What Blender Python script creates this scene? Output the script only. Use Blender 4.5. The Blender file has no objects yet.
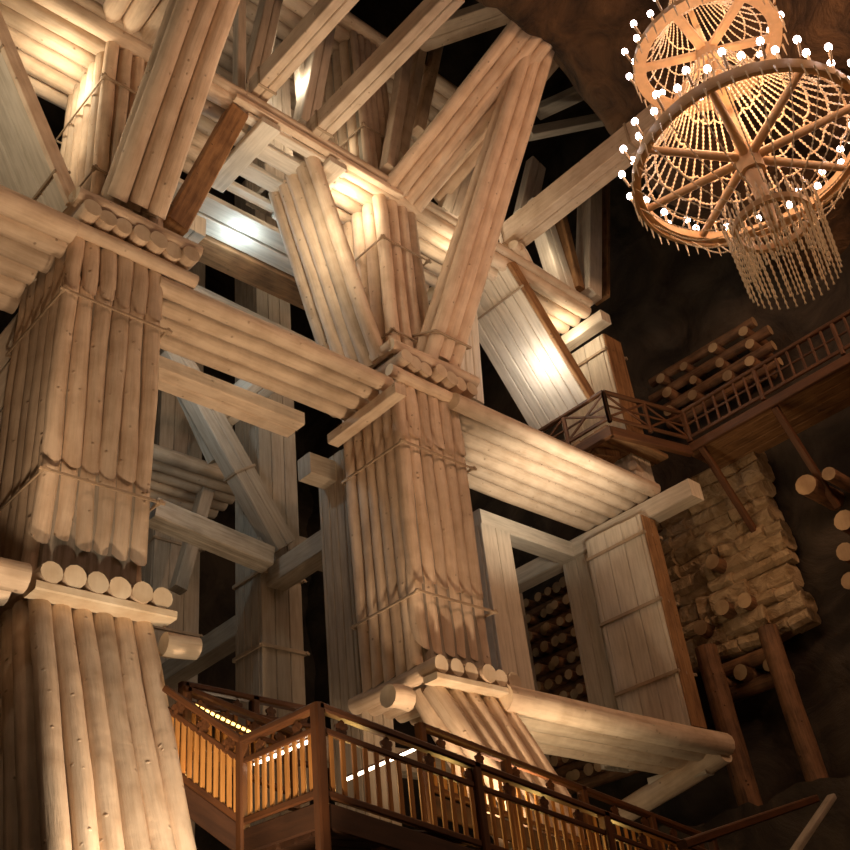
import bpy, bmesh, math, random
from mathutils import Vector as V, Matrix
random.seed(7)
PI = math.pi
scene = bpy.context.scene
col = scene.collection

# ------------------------------------------------------------------ camera
# World: X runs along the row of timber pillars, Y goes deeper into the chamber, Z is up.
F = 1039.96
CX = (0.7356, -0.3123, -0.6012)
ca = V((1690 - 425, -(950 - 425), -F)).normalized()
cu = V((232 - 425, 1170 + 425, -F)).normalized()
cb = cu.cross(ca)
R = Matrix((ca, cb, cu))
EYE = V((0, 0, 1.6))
cam = bpy.data.cameras.new('camera')
cam.sensor_width = 36
cam.lens = F / 850 * 36
cam.clip_end = 300
camo = bpy.data.objects.new('camera', cam)
col.objects.link(camo)
camo.matrix_world = Matrix.Translation(EYE) @ R.to_4x4()
scene.camera = camo


def ray(x, y):
    return R @ V((x - 425, -(y - 425), -F))


def at(x, y, Y):           # survey helper: the point on the vertical plane Y
    d = ray(x, y)
    return EYE + d * ((Y - EYE.y) / d.y)


def atz(x, y, z):
    d = ray(x, y)
    return EYE + d * ((z - EYE.z) / d.z)


def atx(x, y, X):
    d = ray(x, y)
    return EYE + d * ((X - EYE.x) / d.x)


# ------------------------------------------------------------------ materials
def node(nt, t, **kw):
    n = nt.nodes.new(t)
    for k, v in kw.items():
        setattr(n, k, v)
    return n


def wood(name, c_hi, c_lo, rough=0.75, bump=0.25, streak=0.45, var=0.22, knots=True, wear=None):
    m = bpy.data.materials.new(name)
    m.use_nodes = True
    nt = m.node_tree
    bs = nt.nodes['Principled BSDF']
    bs.inputs['Roughness'].default_value = rough
    uv = node(nt, 'ShaderNodeTexCoord')
    oi = node(nt, 'ShaderNodeObjectInfo')
    add = node(nt, 'ShaderNodeVectorMath', operation='ADD')
    mul = node(nt, 'ShaderNodeVectorMath', operation='SCALE')
    mul.inputs[0].default_value = (37.0, 91.0, 13.0)
    nt.links.new(oi.outputs['Random'], mul.inputs['Scale'])
    nt.links.new(uv.outputs['UV'], add.inputs[0])
    nt.links.new(mul.outputs[0], add.inputs[1])
    mp = node(nt, 'ShaderNodeMapping')
    mp.inputs['Scale'].default_value = (14, 1.1, 1)
    nt.links.new(add.outputs[0], mp.inputs['Vector'])
    n1 = node(nt, 'ShaderNodeTexNoise')
    n1.inputs['Scale'].default_value = 1.0
    n1.inputs['Detail'].default_value = 6
    n1.inputs['Roughness'].default_value = 0.6
    nt.links.new(mp.outputs[0], n1.inputs['Vector'])
    n2 = node(nt, 'ShaderNodeTexNoise')
    n2.inputs['Scale'].default_value = 2.2
    n2.inputs['Detail'].default_value = 5
    nt.links.new(add.outputs[0], n2.inputs['Vector'])
    mx = node(nt, 'ShaderNodeMix', data_type='FLOAT')
    mx.inputs['Factor'].default_value = 1 - streak
    nt.links.new(n1.outputs['Fac'], mx.inputs['A'])
    nt.links.new(n2.outputs['Fac'], mx.inputs['B'])
    cr = node(nt, 'ShaderNodeValToRGB')
    cr.color_ramp.elements[0].position = 0.36
    cr.color_ramp.elements[0].color = (*c_lo, 1)
    cr.color_ramp.elements[1].position = 0.58
    cr.color_ramp.elements[1].color = (*c_hi, 1)
    nt.links.new(mx.outputs['Result'], cr.inputs['Fac'])
    hsv = node(nt, 'ShaderNodeHueSaturation')
    mr = node(nt, 'ShaderNodeMapRange')
    mr.inputs['To Min'].default_value = 1 - var
    mr.inputs['To Max'].default_value = 1 + var * 0.5
    nt.links.new(oi.outputs['Random'], mr.inputs['Value'])
    nt.links.new(mr.outputs[0], hsv.inputs['Value'])
    nt.links.new(cr.outputs['Color'], hsv.inputs['Color'])
    out = hsv.outputs['Color']
    vo = node(nt, 'ShaderNodeTexVoronoi')
    vo.inputs['Scale'].default_value = 4.2
    nt.links.new(add.outputs[0], vo.inputs['Vector'])
    kr = node(nt, 'ShaderNodeMapRange')
    kr.inputs['From Min'].default_value = 0.04
    kr.inputs['From Max'].default_value = 0.13
    nt.links.new(vo.outputs['Distance'], kr.inputs['Value'])
    if knots:
        mk = node(nt, 'ShaderNodeMix', data_type='RGBA')
        mk.inputs['A'].default_value = tuple(a * 0.75 for a in c_lo) + (1,)
        nt.links.new(kr.outputs[0], mk.inputs['Factor'])
        nt.links.new(out, mk.inputs['B'])
        out = mk.outputs['Result']
    nt.links.new(out, bs.inputs['Base Color'])
    bp = node(nt, 'ShaderNodeBump')
    bp.inputs['Strength'].default_value = bump
    bp.inputs['Distance'].default_value = 0.06
    sm = node(nt, 'ShaderNodeMath', operation='ADD')
    nt.links.new(mx.outputs['Result'], sm.inputs[0])
    if knots:
        k2 = node(nt, 'ShaderNodeMath', operation='MULTIPLY')
        k2.inputs[1].default_value = 0.5
        nt.links.new(kr.outputs[0], k2.inputs[0])
        nt.links.new(k2.outputs[0], sm.inputs[1])
    nt.links.new(sm.outputs[0], bp.inputs['Height'])
    nt.links.new(bp.outputs[0], bs.inputs['Normal'])
    return m


def rockmat(name, c_hi, c_lo, scale=0.8, bump=0.6, brick=False):
    m = bpy.data.materials.new(name)
    m.use_nodes = True
    nt = m.node_tree
    bs = nt.nodes['Principled BSDF']
    bs.inputs['Roughness'].default_value = 0.85
    tc = node(nt, 'ShaderNodeTexCoord')
    n1 = node(nt, 'ShaderNodeTexNoise')
    n1.inputs['Scale'].default_value = scale
    n1.inputs['Detail'].default_value = 10
    n1.inputs['Roughness'].default_value = 0.62
    n1.inputs['Distortion'].default_value = 0.8
    nt.links.new(tc.outputs['Object'], n1.inputs['Vector'])
    cr = node(nt, 'ShaderNodeValToRGB')
    cr.color_ramp.elements[0].position = 0.35
    cr.color_ramp.elements[0].color = (*c_lo, 1)
    cr.color_ramp.elements[1].position = 0.68
    cr.color_ramp.elements[1].color = (*c_hi, 1)
    nt.links.new(n1.outputs['Fac'], cr.inputs['Fac'])
    nt.links.new(cr.outputs['Color'], bs.inputs['Base Color'])
    bp = node(nt, 'ShaderNodeBump')
    bp.inputs['Strength'].default_value = bump
    bp.inputs['Distance'].default_value = 0.3
    nt.links.new(n1.outputs['Fac'], bp.inputs['Height'])
    nt.links.new(bp.outputs[0], bs.inputs['Normal'])
    return m


def plain(name, c, rough=0.5, metal=0.0, emit=None, es=0.0):
    m = bpy.data.materials.new(name)
    m.use_nodes = True
    nt = m.node_tree
    bs = nt.nodes['Principled BSDF']
    bs.inputs['Roughness'].default_value = rough
    bs.inputs['Metallic'].default_value = metal
    tc = node(nt, 'ShaderNodeTexCoord')
    n1 = node(nt, 'ShaderNodeTexNoise')
    n1.inputs['Scale'].default_value = 9
    nt.links.new(tc.outputs['Object'], n1.inputs['Vector'])
    cr = node(nt, 'ShaderNodeValToRGB')
    cr.color_ramp.elements[0].color = tuple(x * 0.75 for x in c) + (1,)
    cr.color_ramp.elements[1].color = tuple(min(1, x * 1.15) for x in c) + (1,)
    nt.links.new(n1.outputs['Fac'], cr.inputs['Fac'])
    nt.links.new(cr.outputs['Color'], bs.inputs['Base Color'])
    if emit:
        bs.inputs['Emission Color'].default_value = (*emit, 1)
        bs.inputs['Emission Strength'].default_value = es
    return m


PAINT = wood('whitewashed_log', (0.75, 0.59, 0.44), (0.55, 0.40, 0.275), bump=0.55)
BOARD = wood('whitewashed_board', (0.72, 0.63, 0.52), (0.55, 0.47, 0.37), bump=0.15, streak=0.75, knots=False, var=0.15)
INNER = wood('shade_darkened_inner_board', (0.47, 0.385, 0.295), (0.34, 0.27, 0.20), bump=0.15, streak=0.75, knots=False, var=0.15)  # board colour darkened to stand for the dim light of the inner rows
CUT = wood('cut_log_end', (0.78, 0.66, 0.50), (0.60, 0.46, 0.31), bump=0.1, streak=0.2, knots=False, var=0.15)
GREYW = wood('weathered_grey_board', (0.42, 0.36, 0.29), (0.24, 0.20, 0.15), bump=0.2, streak=0.7, knots=False)
BROWN = wood('raw_brown_timber', (0.36, 0.19, 0.08), (0.16, 0.075, 0.03), bump=0.3, streak=0.6)
BARK = wood('bare_trunk', (0.26, 0.13, 0.06), (0.08, 0.038, 0.018), bump=0.8, streak=0.5)
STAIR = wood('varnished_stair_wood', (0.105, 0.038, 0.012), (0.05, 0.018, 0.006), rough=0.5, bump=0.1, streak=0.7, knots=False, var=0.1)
GOLD = wood('gold_lit_baluster_wood', (0.42, 0.20, 0.055), (0.28, 0.12, 0.03), rough=0.5, bump=0.1, streak=0.7, knots=False, var=0.1)  # golden light of the stair lamps put into the baluster colour
BCUT = wood('dull_log_end', (0.46, 0.32, 0.18), (0.30, 0.19, 0.10), bump=0.1, streak=0.2, knots=False)
STRG = wood('shaded_stringer_wood', (0.055, 0.021, 0.008), (0.03, 0.011, 0.004), rough=0.6, bump=0.1, streak=0.7, knots=False, var=0.1)  # stair wood darkened to stand for the shade below the stairs
DARKST = wood('dark_walkway_wood', (0.13, 0.05, 0.016), (0.07, 0.025, 0.008), rough=0.6, bump=0.1, streak=0.7, knots=False, var=0.1)
IRON = plain('band_iron', (0.42, 0.31, 0.21), 0.6, 0.2)
DARKIRON = plain('dark_iron', (0.05, 0.04, 0.035), 0.5, 0.5)
ROCK = rockmat('brown_salt_rock', (0.15, 0.078, 0.032), (0.02, 0.009, 0.004), 1.1, 1.0)
ROCKG = rockmat('grey_salt_rock', (0.085, 0.062, 0.042), (0.022, 0.015, 0.010), 0.6)
SALT = rockmat('pale_salt_block', (0.62, 0.46, 0.28), (0.30, 0.19, 0.09), 2.2, 0.8)
CRYST = plain('salt_crystal', (0.80, 0.63, 0.42), 0.25, 0, (1.0, 0.6, 0.28), 0.06)  # faint own glow added to stand for bulb light in the crystals
RINGM = plain('chandelier_wood', (0.70, 0.46, 0.24), 0.5)
BULB = plain('bulb_glow', (1, 0.95, 0.9), 0.4, 0, (1.0, 0.82, 0.78), 26)
LAMPM = plain('floodlight_glow', (1, 1, 1), 0.4, 0, (1.0, 0.9, 0.72), 60)
LAMPC = plain('cool_lamp_glow', (1, 1, 1), 0.4, 0, (0.8, 0.95, 1.0), 30)
STRIP = plain('strip_light_glow', (1, 1, 1), 0.4, 0, (1.0, 0.82, 0.6), 14)
GOLDSTRIP = plain('warm_strip_glow', (1, 0.9, 0.6), 0.4, 0, (1.0, 0.62, 0.16), 5)


# ------------------------------------------------------------------ object helpers
def obj(name, bm, mat, parent=None, smooth=True, mats=None):
    me = bpy.data.meshes.new(name)
    bm.normal_update()
    bm.to_mesh(me)
    bm.free()
    me.materials.append(mat)
    for x in (mats or []):
        me.materials.append(x)
    if smooth:
        me.set_sharp_from_angle(angle=math.radians(40))
        for p in me.polygons:
            p.use_smooth = True
    o = bpy.data.objects.new(name, me)
    col.objects.link(o)
    if parent:
        o.parent = parent
        o.matrix_parent_inverse = Matrix.Translation(-parent.location)
    return o


def thing(name, label, cat, loc=(0, 0, 0), group=None):
    o = bpy.data.objects.new(name, None)
    o.empty_display_size = 0.3
    o.location = loc
    col.objects.link(o)
    o['label'] = label
    o['category'] = cat
    o['kind'] = 'thing'
    if group:
        o['group'] = group
    return o


def tag(o, label, cat, group=None, kind=None):
    if label:
        o['label'] = label
        o['category'] = cat
    if group:
        o['group'] = group
    o['kind'] = kind or 'thing'
    return o


def frame_of(d, hint):
    d = d.normalized()
    s = d.cross(hint)
    if s.length < 1e-4:
        s = d.cross(V((1, 0, 0)))
    s.normalize()
    u = s.cross(d).normalized()
    return d, s, u


def add_tube(bm, p0, p1, r0, r1=None, n=12, rings=2, wob=0.0, hint=V((0, 0, 1)), cap=True, capmat=0, mat=0, cut=0.0, cutdir=None, rv=0.0, cutend=1):
    """round log; cut slants the end so that the side facing cutdir is longest"""
    p0, p1 = V(p0), V(p1)
    r1 = r0 if r1 is None else r1
    d, s, u = frame_of(p1 - p0, V(hint))
    L = (p1 - p0).length
    uvl = bm.loops.layers.uv.verify()
    ph = [random.uniform(0, 6.28) for _ in range(6)]
    ou, ov = random.uniform(0, 40), random.uniform(0, 40)
    V_ = []
    for i in range(rings + 1):
        t = i / rings
        c = p0 + d * (L * t)
        c = c + s * (wob * math.sin(ph[0] + 5 * t)) + u * (wob * math.sin(ph[1] + 4 * t))
        row = []
        for k in range(n):
            a = 2 * PI * k / n
            r = (r0 + (r1 - r0) * t) * (1 + rv * math.sin(2 * a + ph[2] + 3 * t) + rv * 0.7 * math.sin(ph[3] + 17 * t + a) + rv * random.uniform(-.35, .35))
            o_ = s * math.cos(a) + u * math.sin(a)
            sh = 0
            if cut and i == (rings if cutend == 1 else 0) and cutdir is not None:
                sh = -cut * r0 * (1 - o_.dot(cutdir)) * (1 if cutend == 1 else -1)
            row.append(bm.verts.new(c + o_ * r + d * sh))
        V_.append(row)
    for i in range(rings):
        for k in range(n):
            k2 = (k + 1) % n
            f = bm.faces.new((V_[i][k], V_[i][k2], V_[i + 1][k2], V_[i + 1][k]))
            f.material_index = mat
            for lp, (kk, ii) in zip(f.loops, ((k, i), (k + 1, i), (k + 1, i + 1), (k, i + 1))):
                lp[uvl].uv = (ou + 2 * PI * r0 * kk / n, ov + L * ii / rings)
    if cap:
        for row, sg in ((V_[0], -1), (V_[-1], 1)):
            f = bm.faces.new(row if sg > 0 else row[::-1])
            f.material_index = capmat
            for lp in f.loops:
                q = lp.vert.co - row[0].co
                lp[uvl].uv = (ou + q.dot(s), ov + q.dot(u))
    return bm


def add_box(bm, p0, p1, w, h, hint=V((0, 0, 1)), bev=0.02, mat=0, n=1, gap=0.012):
    """squared timber from p0 to p1, w across, h along the hint; n boards side by side"""
    p0, p1 = V(p0), V(p1)
    d, s, u = frame_of(p1 - p0, V(hint))
    L = (p1 - p0).length
    uvl = bm.loops.layers.uv.verify()
    bw = w / n
    for j in range(n):
        cx = -w / 2 + bw * (j + .5)
        hw = bw / 2 - (gap / 2 if n > 1 else 0)
        ou, ov = random.uniform(0, 40), random.uniform(0, 40)
        b = min(bev, hw * .4, h * .3)
        prof = [(-hw + b, -h / 2), (hw - b, -h / 2), (hw, -h / 2 + b), (hw, h / 2 - b), (hw - b, h / 2), (-hw + b, h / 2), (-hw, h / 2 - b), (-hw, -h / 2 + b)]
        per = [0]
        for a, c in zip(prof, prof[1:] + prof[:1]):
            per.append(per[-1] + math.dist(a, c))
        jit = random.uniform(-.02, .02) if n > 1 else 0
        rows = []
        for t in (0, 1):
            rows.append([bm.verts.new(p0 + d * (L * t + (jit if t else -jit)) + s * (cx + x) + u * y) for x, y in prof])
        for k in range(8):
            k2 = (k + 1) % 8
            f = bm.faces.new((rows[0][k], rows[0][k2], rows[1][k2], rows[1][k]))
            f.material_index = mat
            for lp, c in zip(f.loops, ((per[k], 0), (per[k + 1], 0), (per[k + 1], L), (per[k], L))):
                lp[uvl].uv = (ou + c[0], ov + c[1])
        for row in (rows[0][::-1], rows[1]):
            f = bm.faces.new(row)
            f.material_index = mat
            for lp in f.loops:
                q = lp.vert.co - p0
                lp[uvl].uv = (ou + q.dot(s), ov + q.dot(u))
    return bm


def log(parent, p0, p1, r, name='log', mat=None, rings=None, r1=None, wob=0.012, rv=0.03, n=12, **kw):
    L = (V(p1) - V(p0)).length
    bm = bmesh.new()
    add_tube(bm, p0, p1, r, r1, n, rings or max(3, int(L * 1.6)), wob, rv=rv, capmat=1, **kw)
    return obj(name, bm, mat or PAINT, parent, mats=[BCUT if mat is BARK else CUT])


def box(parent, p0, p1, w, h, name='timber', mat=None, hint=V((0, 0, 1)), n=1, bev=.02):
    bm = bmesh.new()
    add_box(bm, p0, p1, w, h, hint, bev, 0, n)
    return obj(name, bm, mat or BOARD, parent)


def hoop(parent, x0, x1, y0, y1, z, th=0.025, hgt=0.05, mat=None):
    """iron strap round the front and left faces of a square pillar, with bolt ends"""
    bm = bmesh.new()
    e = 0.03
    P = [V((x1 + e, y0 - e, z)), V((x0 - e, y0 - e, z)), V((x0 - e, y1 + e, z)), V((x1 + e, y1 + e, z))]
    for a, b in zip(P, P[1:] + P[:1]):
        add_box(bm, a, b, th, hgt, bev=.006)
    for q in P[:2]:
        add_tube(bm, q + V((0, -.05, 0)), q + V((0, .08, 0)), .035, n=8, rings=1)
        add_tube(bm, q + V((-.06, 0, 0)), q + V((.08, 0, 0)), .03, n=8, rings=1)
    return obj('iron_band', bm, mat or IRON, parent)


# ------------------------------------------------------------------ timber kinds
def seg_log(parent, x, y, out, r, segs, name='log', rec=.05):
    """standing half-round log lapped in sections: each section ends in a scalloped tip over the one below"""
    bm = bmesh.new()
    o = V(out)
    for i, (z1, z0) in enumerate(segs):
        jz = random.uniform(-.06, .06) if i < len(segs) - 1 else 0
        q = V((x, y, 0)) - o * (rec * i + (0.08 if i == len(segs) - 1 and len(segs) > 1 else 0))
        rr = r * random.uniform(.95, 1.05)
        last = i == len(segs) - 1
        add_tube(bm, q + V((0, 0, z1 + (0 if i == 0 else .35))), q + V((0, 0, z0 + jz)), rr, rr, 12, max(3, int((z1 - z0) * 2.2)), .014,
                 rv=.05, hint=o, capmat=0, cut=(.9 if last else 1.5), cutdir=o)
    return obj(name, bm, PAINT, parent)


def log_pillar(label, x0, x1, y0, y1, segs, bands, nf=6, nl=6, loc=None, name='log_pillar', sidebands=True):
    t = thing(name, label, 'pillar', ((x0 + x1) / 2, (y0 + y1) / 2, segs[-1][1]))
    rf = (x1 - x0) / nf / 2
    rl = (y1 - y0) / nl / 2
    for i in range(nf):
        seg_log(t, x0 + rf * (2 * i + 1), y0 + rf, (0, -1, 0), rf * .98, segs)
    whole = [(segs[0][0], segs[-1][1])]
    for i in range(1, nl):
        seg_log(t, x0 + rl, y0 + rl * (2 * i + 1), (-1, 0, 0), rl * .97, whole)
        seg_log(t, x1 - rl, y0 + rl * (2 * i + 1), (1, 0, 0), rl * 1.02, whole)
    bm = bmesh.new()
    add_box(bm, (0.5 * (x0 + x1), 0.5 * (y0 + y1), whole[0][1]), (0.5 * (x0 + x1), 0.5 * (y0 + y1), whole[0][0]), (x1 - x0) - 2.2 * rf, (y1 - y0) - 2.2 * rl, V((0, 1, 0)))
    obj('core', bm, GREYW, t)  # filler box added inside to block light between the logs
    for z in bands:
        hoop(t, x0, x1, y0, y1, z)
    return t


def cap(label, x0, x1, y0, y1, z, n, r=.17, top=True, lower=True, name='pillar_capital'):
    """cross logs with sawn ends between a lower and an upper plate"""
    t = thing(name, label, 'pillar capital', ((x0 + x1) / 2, y0, z))
    if lower:
        log(t, (x0 - .1, y0 + .12, z + .12), (x1 + .1, y0 + .12, z + .12), .125, 'lower_plate')
    zz = z + (.25 if lower else 0) + r
    for i in range(n):
        x = x0 + (x1 - x0) * (i + .5) / n
        ang = random.uniform(-.03, .03)
        log(t, (x, y0 - .12 + random.uniform(-.06, .06), zz), (x + ang, y1, zz), r * random.uniform(.92, 1.04), 'cross_log', r1=r)
    if top:
        zt = zz + r + .13
        log(t, (x0 - .08, y0 + .02, zt), (x1 + .1, y0 + .02, zt), .14, 'upper_plate')
        log(t, (x0 - .02, y0 + .02, zt), (x0 - .02, y1, zt), .13, 'upper_plate')
    return t


def mat_beam(label, x0, x1, ys, z, r, name='log_beam', dx=0.0, group=None, endjit=.06):
    t = thing(name, label, 'beam', (x0, ys[0], z - r), group)
    for i, y in enumerate(ys):
        log(t, (x0 + random.uniform(-endjit, endjit), y, z), (x1 + dx * i + random.uniform(-endjit, endjit), y, z), r * random.uniform(.94, 1.03), rv=.02)
    return t


def bundle(label, p0, p1, across, n, r, layers=1, name='log_brace', back=None, bands=(), cat='brace', rtop=None):
    p0, p1 = V(p0), V(p1)
    t = thing(name, label, cat, p0)
    d = (p1 - p0).normalized()
    a = V(across).normalized()
    b = V(back) if back else d.cross(a)
    for l in range(layers):
        for i in range(n):
            o = a * (r * 2 * (i - (n - 1) / 2)) + b * (r * 1.8 * l)
            o1 = a * ((rtop or r) * 2 * (i - (n - 1) / 2)) + b * ((rtop or r) * 1.8 * l)
            log(t, p0 + o - d * random.uniform(0, .12), p1 + o1, r * random.uniform(.95, 1.04), r1=(rtop or r), cut=.25, cutdir=-b, cutend=0)
    for f in bands:
        c = p0.lerp(p1, f)
        bm = bmesh.new()
        w = a * (r * n + .02)
        add_box(bm, c - w - b * (r * 1.05), c + w - b * (r * 1.05), .03, .05, d, .005)
        add_box(bm, c - w - b * (r * 1.05), c - w + b * (r * 2 * layers), .03, .05, d, .005)
        add_box(bm, c + w - b * (r * 1.05), c + w + b * (r * 2 * layers), .03, .05, d, .005)
        obj('iron_band', bm, IRON, t)
    return t


def box_beam(label, p0, p1, w, h, n=2, mat=None, name='box_beam', hint=(0, 0, 1), bands=(), cat='beam', group=None):
    p0, p1 = V(p0), V(p1)
    t = thing(name, label, cat, p0, group)
    h_ = V(hint)
    box(t, p0, p1, w, h, 'timber', mat, h_, n)
    d, s, u = frame_of(p1 - p0, h_)
    for f in bands:
        c = p0.lerp(p1, f)
        bm = bmesh.new()
        for sg in (1, -1):
            add_box(bm, c - s * (w / 2 + .02) + u * sg * (h / 2 + .01), c + s * (w / 2 + .02) + u * sg * (h / 2 + .01), .06, .025, u, .005)
            add_box(bm, c - u * (h / 2 + .02) + s * sg * (w / 2 + .01), c + u * (h / 2 + .02) + s * sg * (w / 2 + .01), .06, .025, s, .005)
        obj('iron_band', bm, IRON, t)
    return t


def board_column(label, x0, x1, y0, y1, z0, z1, n=3, bands=(), mat=None):
    t = thing('boarded_column', label, 'column', ((x0 + x1) / 2, (y0 + y1) / 2, z0))
    bm = bmesh.new()
    xm, ym = (x0 + x1) / 2, (y0 + y1) / 2
    # boards on the front, on the left and on the right side, round a core
    add_box(bm, (xm, y0 + .05, z0), (xm, y0 + .05, z1), x1 - x0, .1, V((0, 1, 0)), .015, 0, n)
    add_box(bm, (xm, y1 - .05, z0), (xm, y1 - .05, z1), x1 - x0, .1, V((0, 1, 0)), .015, 0, n)
    add_box(bm, (x0 + .05, ym, z0), (x0 + .05, ym, z1), y1 - y0 - .2, .1, V((1, 0, 0)), .015, 0, n)
    add_box(bm, (x1 - .05, ym, z0), (x1 - .05, ym, z1), y1 - y0 - .2, .1, V((1, 0, 0)), .015, 0, n)
    obj('boarding', bm, mat or BOARD, t)
    for z in bands:
        hoop(t, x0, x1, y0, y1, z, .04, .08)
    return t


# ------------------------------------------------------------------ the cave
def grid_surface(name, f, nu, nv, mat, label=None):
    bm = bmesh.new()
    P = [[bm.verts.new(f(i / nu, j / nv)) for j in range(nv + 1)] for i in range(nu + 1)]
    for i in range(nu):
        for j in range(nv):
            bm.faces.new((P[i][j], P[i + 1][j], P[i + 1][j + 1], P[i][j + 1]))
    o = obj(name, bm, mat)
    o['kind'] = 'structure'
    return o


from mathutils import noise as mn


def nz(x, y, z, s=.35, a=.8):
    return a * (mn.noise(V((x * s, y * s, z * s))) + .5 * mn.noise(V((x * s * 2.3, y * s * 2.3, z * s * 2.3 + 7))) + .25 * mn.noise(V((x * s * 6, y * s * 6, z * s * 6 + 3))))


def lerp(a, b, t):
    return a + (b - a) * t


def f_right(u, v):
    y, z = lerp(-8, 32, u), lerp(-.5, 34, v)
    return V((23.4 + .6 * nz(3, y, z) + .03 * (z - 12), y, z))


def f_roof(u, v):
    x, t = lerp(-6, 26, u), v
    # underside of the overhang, then its edge turning up
    base = 22 - 2.4 * max(0, min(1, (x - 14.5) / 3.0))
    if t < .7:
        y = lerp(-8, 8.2, t / .7)
        z = base
    else:
        k = (t - .7) / .3
        y = 8.2 + 1.0 * math.sin(k * PI / 2)
        z = base + 12 * k * k
    return V((x, y + .4 * nz(x, 1, z), z + .9 * nz(x, y, 2)))


grid_surface('wall_right', f_right, 90, 80, ROCKG)
grid_surface('ceiling', f_roof, 90, 70, ROCK)
grid_surface('wall_back', lambda u, v: V((lerp(-6, 26, u), 30 + nz(u * 30, 5, v * 30), lerp(-.5, 40, v))), 40, 40, ROCKG)
grid_surface('wall_left', lambda u, v: V((-5 + nz(5, u * 30, v * 30), lerp(-8, 32, u), lerp(-.5, 40, v))), 40, 40, ROCKG)
grid_surface('wall_front', lambda u, v: V((lerp(-6, 26, u), -7 + nz(u * 30, 9, v * 30), lerp(-.5, 24, v))), 40, 30, ROCK)
grid_surface('floor', lambda u, v: V((lerp(-6, 25, u), lerp(-8, 32, v), .0)), 20, 20, ROCKG)
grid_surface('ceiling', lambda u, v: V((lerp(-6, 26, u), lerp(7, 32, v), 34 + nz(u * 30, v * 30, 3))), 30, 30, ROCKG)

# ------------------------------------------------------------------ front row of pillars (Y = 11.86)
YF = 11.86
YB = 13.9
log_pillar('tall left log pillar with iron bands and scalloped log tips', 4.88, 6.58, YF, 13.8, [(13.62, 12.5), (12.5, 9.42), (9.4, 8.25), (8.3, 7.75)], (12.38, 9.22))
log_pillar('tall middle log pillar above the staircase with iron bands', 11.66, 13.48, YF, 13.65, [(13.55, 12.25), (12.3, 9.2), (9.2, 7.95), (8.0, 7.7)], (12.05, 8.98))


def raking_logs(label, x0, x1, z, q0, q1, n, Y0, nl, r=.16, name='raking_log_base'):
    """sloping logs from the sill (x0..x1 at height z) down to the foot line q0..q1"""
    q0, q1 = V(q0), V(q1)
    t = thing(name, label, 'pillar base', (q0 + q1) / 2)
    for i in range(n):
        k = (i + .5) / n
        log(t, (lerp(x0, x1, k), Y0 + .18, z), q0.lerp(q1, k), (x1 - x0) / n / 2, r1=(q1 - q0).length / n / 2, rv=.035, rings=14)
    for i in range(1, nl):
        y = Y0 + .15 + i * 2.1 * r
        log(t, (x0 + .12, y, z), q0 + V((.12, (y - Y0) * 1.0, 0)), r)
    return t


raking_logs('flood-lit battered log base under the left pillar', 4.92, 6.66, 7.42, at(50, 930, 9.4), at(212, 930, 9.4), 6, YF, 6)
raking_logs('sloping log base under the middle pillar behind the stairs', 11.75, 13.65, 7.36, at(527, 838, 10.8), at(600, 852, 10.8), 5, YF, 2)
t = cap('row of sawn log ends at the foot of the left pillar', 4.85, 6.75, YF - .15, YB, 7.48, 6, .155, False, False, 'log_sill')
box(t, (4.82, YF - .12, 7.42), (6.8, YF - .12, 7.42), .34, .13, 'sill_plate', CUT, n=1)
t = cap('row of sawn log ends at the foot of the middle pillar', 11.6, 13.75, YF - .15, YB, 7.44, 6, .165, False, False, 'log_sill')
box(t, (11.6, YF - .12, 7.38), (13.85, YF - .12, 7.38), .34, .12, 'sill_plate', CUT, n=1)
cap('capital of seven stub logs on top of the left pillar', 4.9, 7.0, YF - .16, YB, 13.55, 7, .165)
cap('capital of stub log ends on the middle pillar', 11.55, 13.75, YF - .16, YB, 13.5, 7, .165)

# left stub logs at the base levels
t = mat_beam('pale log beam ends left of the left pillar foot', 1.0, 4.7, [11.75, 12.2, 12.6], 7.55, .2)
tag(log(None, (6.7, 11.75, 7.05), (7.2, 11.72, 7.05), .16, 'stub_log'), 'short split log stub jutting right below the left sill', 'log')
tag(log(None, (11.15, 12.3, 7.2), (11.6, 12.3, 7.2), .2, 'stub_log'), 'short pale sawn log jutting left beside the middle sill', 'log')

# second tier: mats of logs
mat_beam('pale log beam meeting the left pillar from the left edge', .5, 4.85, [11.75 + .42 * i for i in range(6)], 13.5, .21)
mat_beam('four-log beam between the left and middle pillars', 6.4, 11.5, [11.98 + .41 * i for i in range(4)], 13.4, .165, dx=.04)
mat_beam('brightly lit log beam from the middle pillar to the balcony', 13.2, 20.0, [11.72 + .42 * i for i in range(6)], 13.45, .19, endjit=.14)
box_beam('short split timber under the four-log beam end', (11.45, 11.55, 13.0), (11.5, 13.7, 13.0), .28, .24, 1, name='cross_timber', mat=PAINT)
mat_beam('flood-lit log beam low right of the middle pillar', 13.3, 20.2, [11.75 + .5 * i for i in range(4)], 7.3, .25)

# right column with its cross beams
t_ = board_column('broad pale boarded column at right with dark bands', 19.4, 19.98, 12.0, 13.7, 7.6, 12.8, 3, (12.3, 10.6, 8.9))
box(t_, (19.69, 11.97, 7.7), (19.69, 11.97, 12.75), .56, .05, 'side_board', BROWN, V((0, 1, 0)), n=2)
board_column('narrow grey column behind the broad right column', 19.9, 20.9, 14.0, 14.9, 7.62, 12.8, 2)
box_beam('squared cross beam lying on the broad right column', (20.0, 10.7, 13.02), (20.0, 17.5, 13.02), .5, .46, 1)
xq = at(521, 600, 14.3).x
board_column('slim two-plank column hard behind the middle pillar at its right', xq - 1.0, xq, 14.3, 15.1, 7.6, 12.75, 2)
box_beam('squared beam from the slim column to the right cross beam', (xq - .9, 14.6, 12.98), (19.75, 14.6, 12.98), .5, .42, 1)
t = thing('log_sleeper', 'thick slanting log below the low right beam', 'log', (20.1, 12, 6.6))
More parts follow.
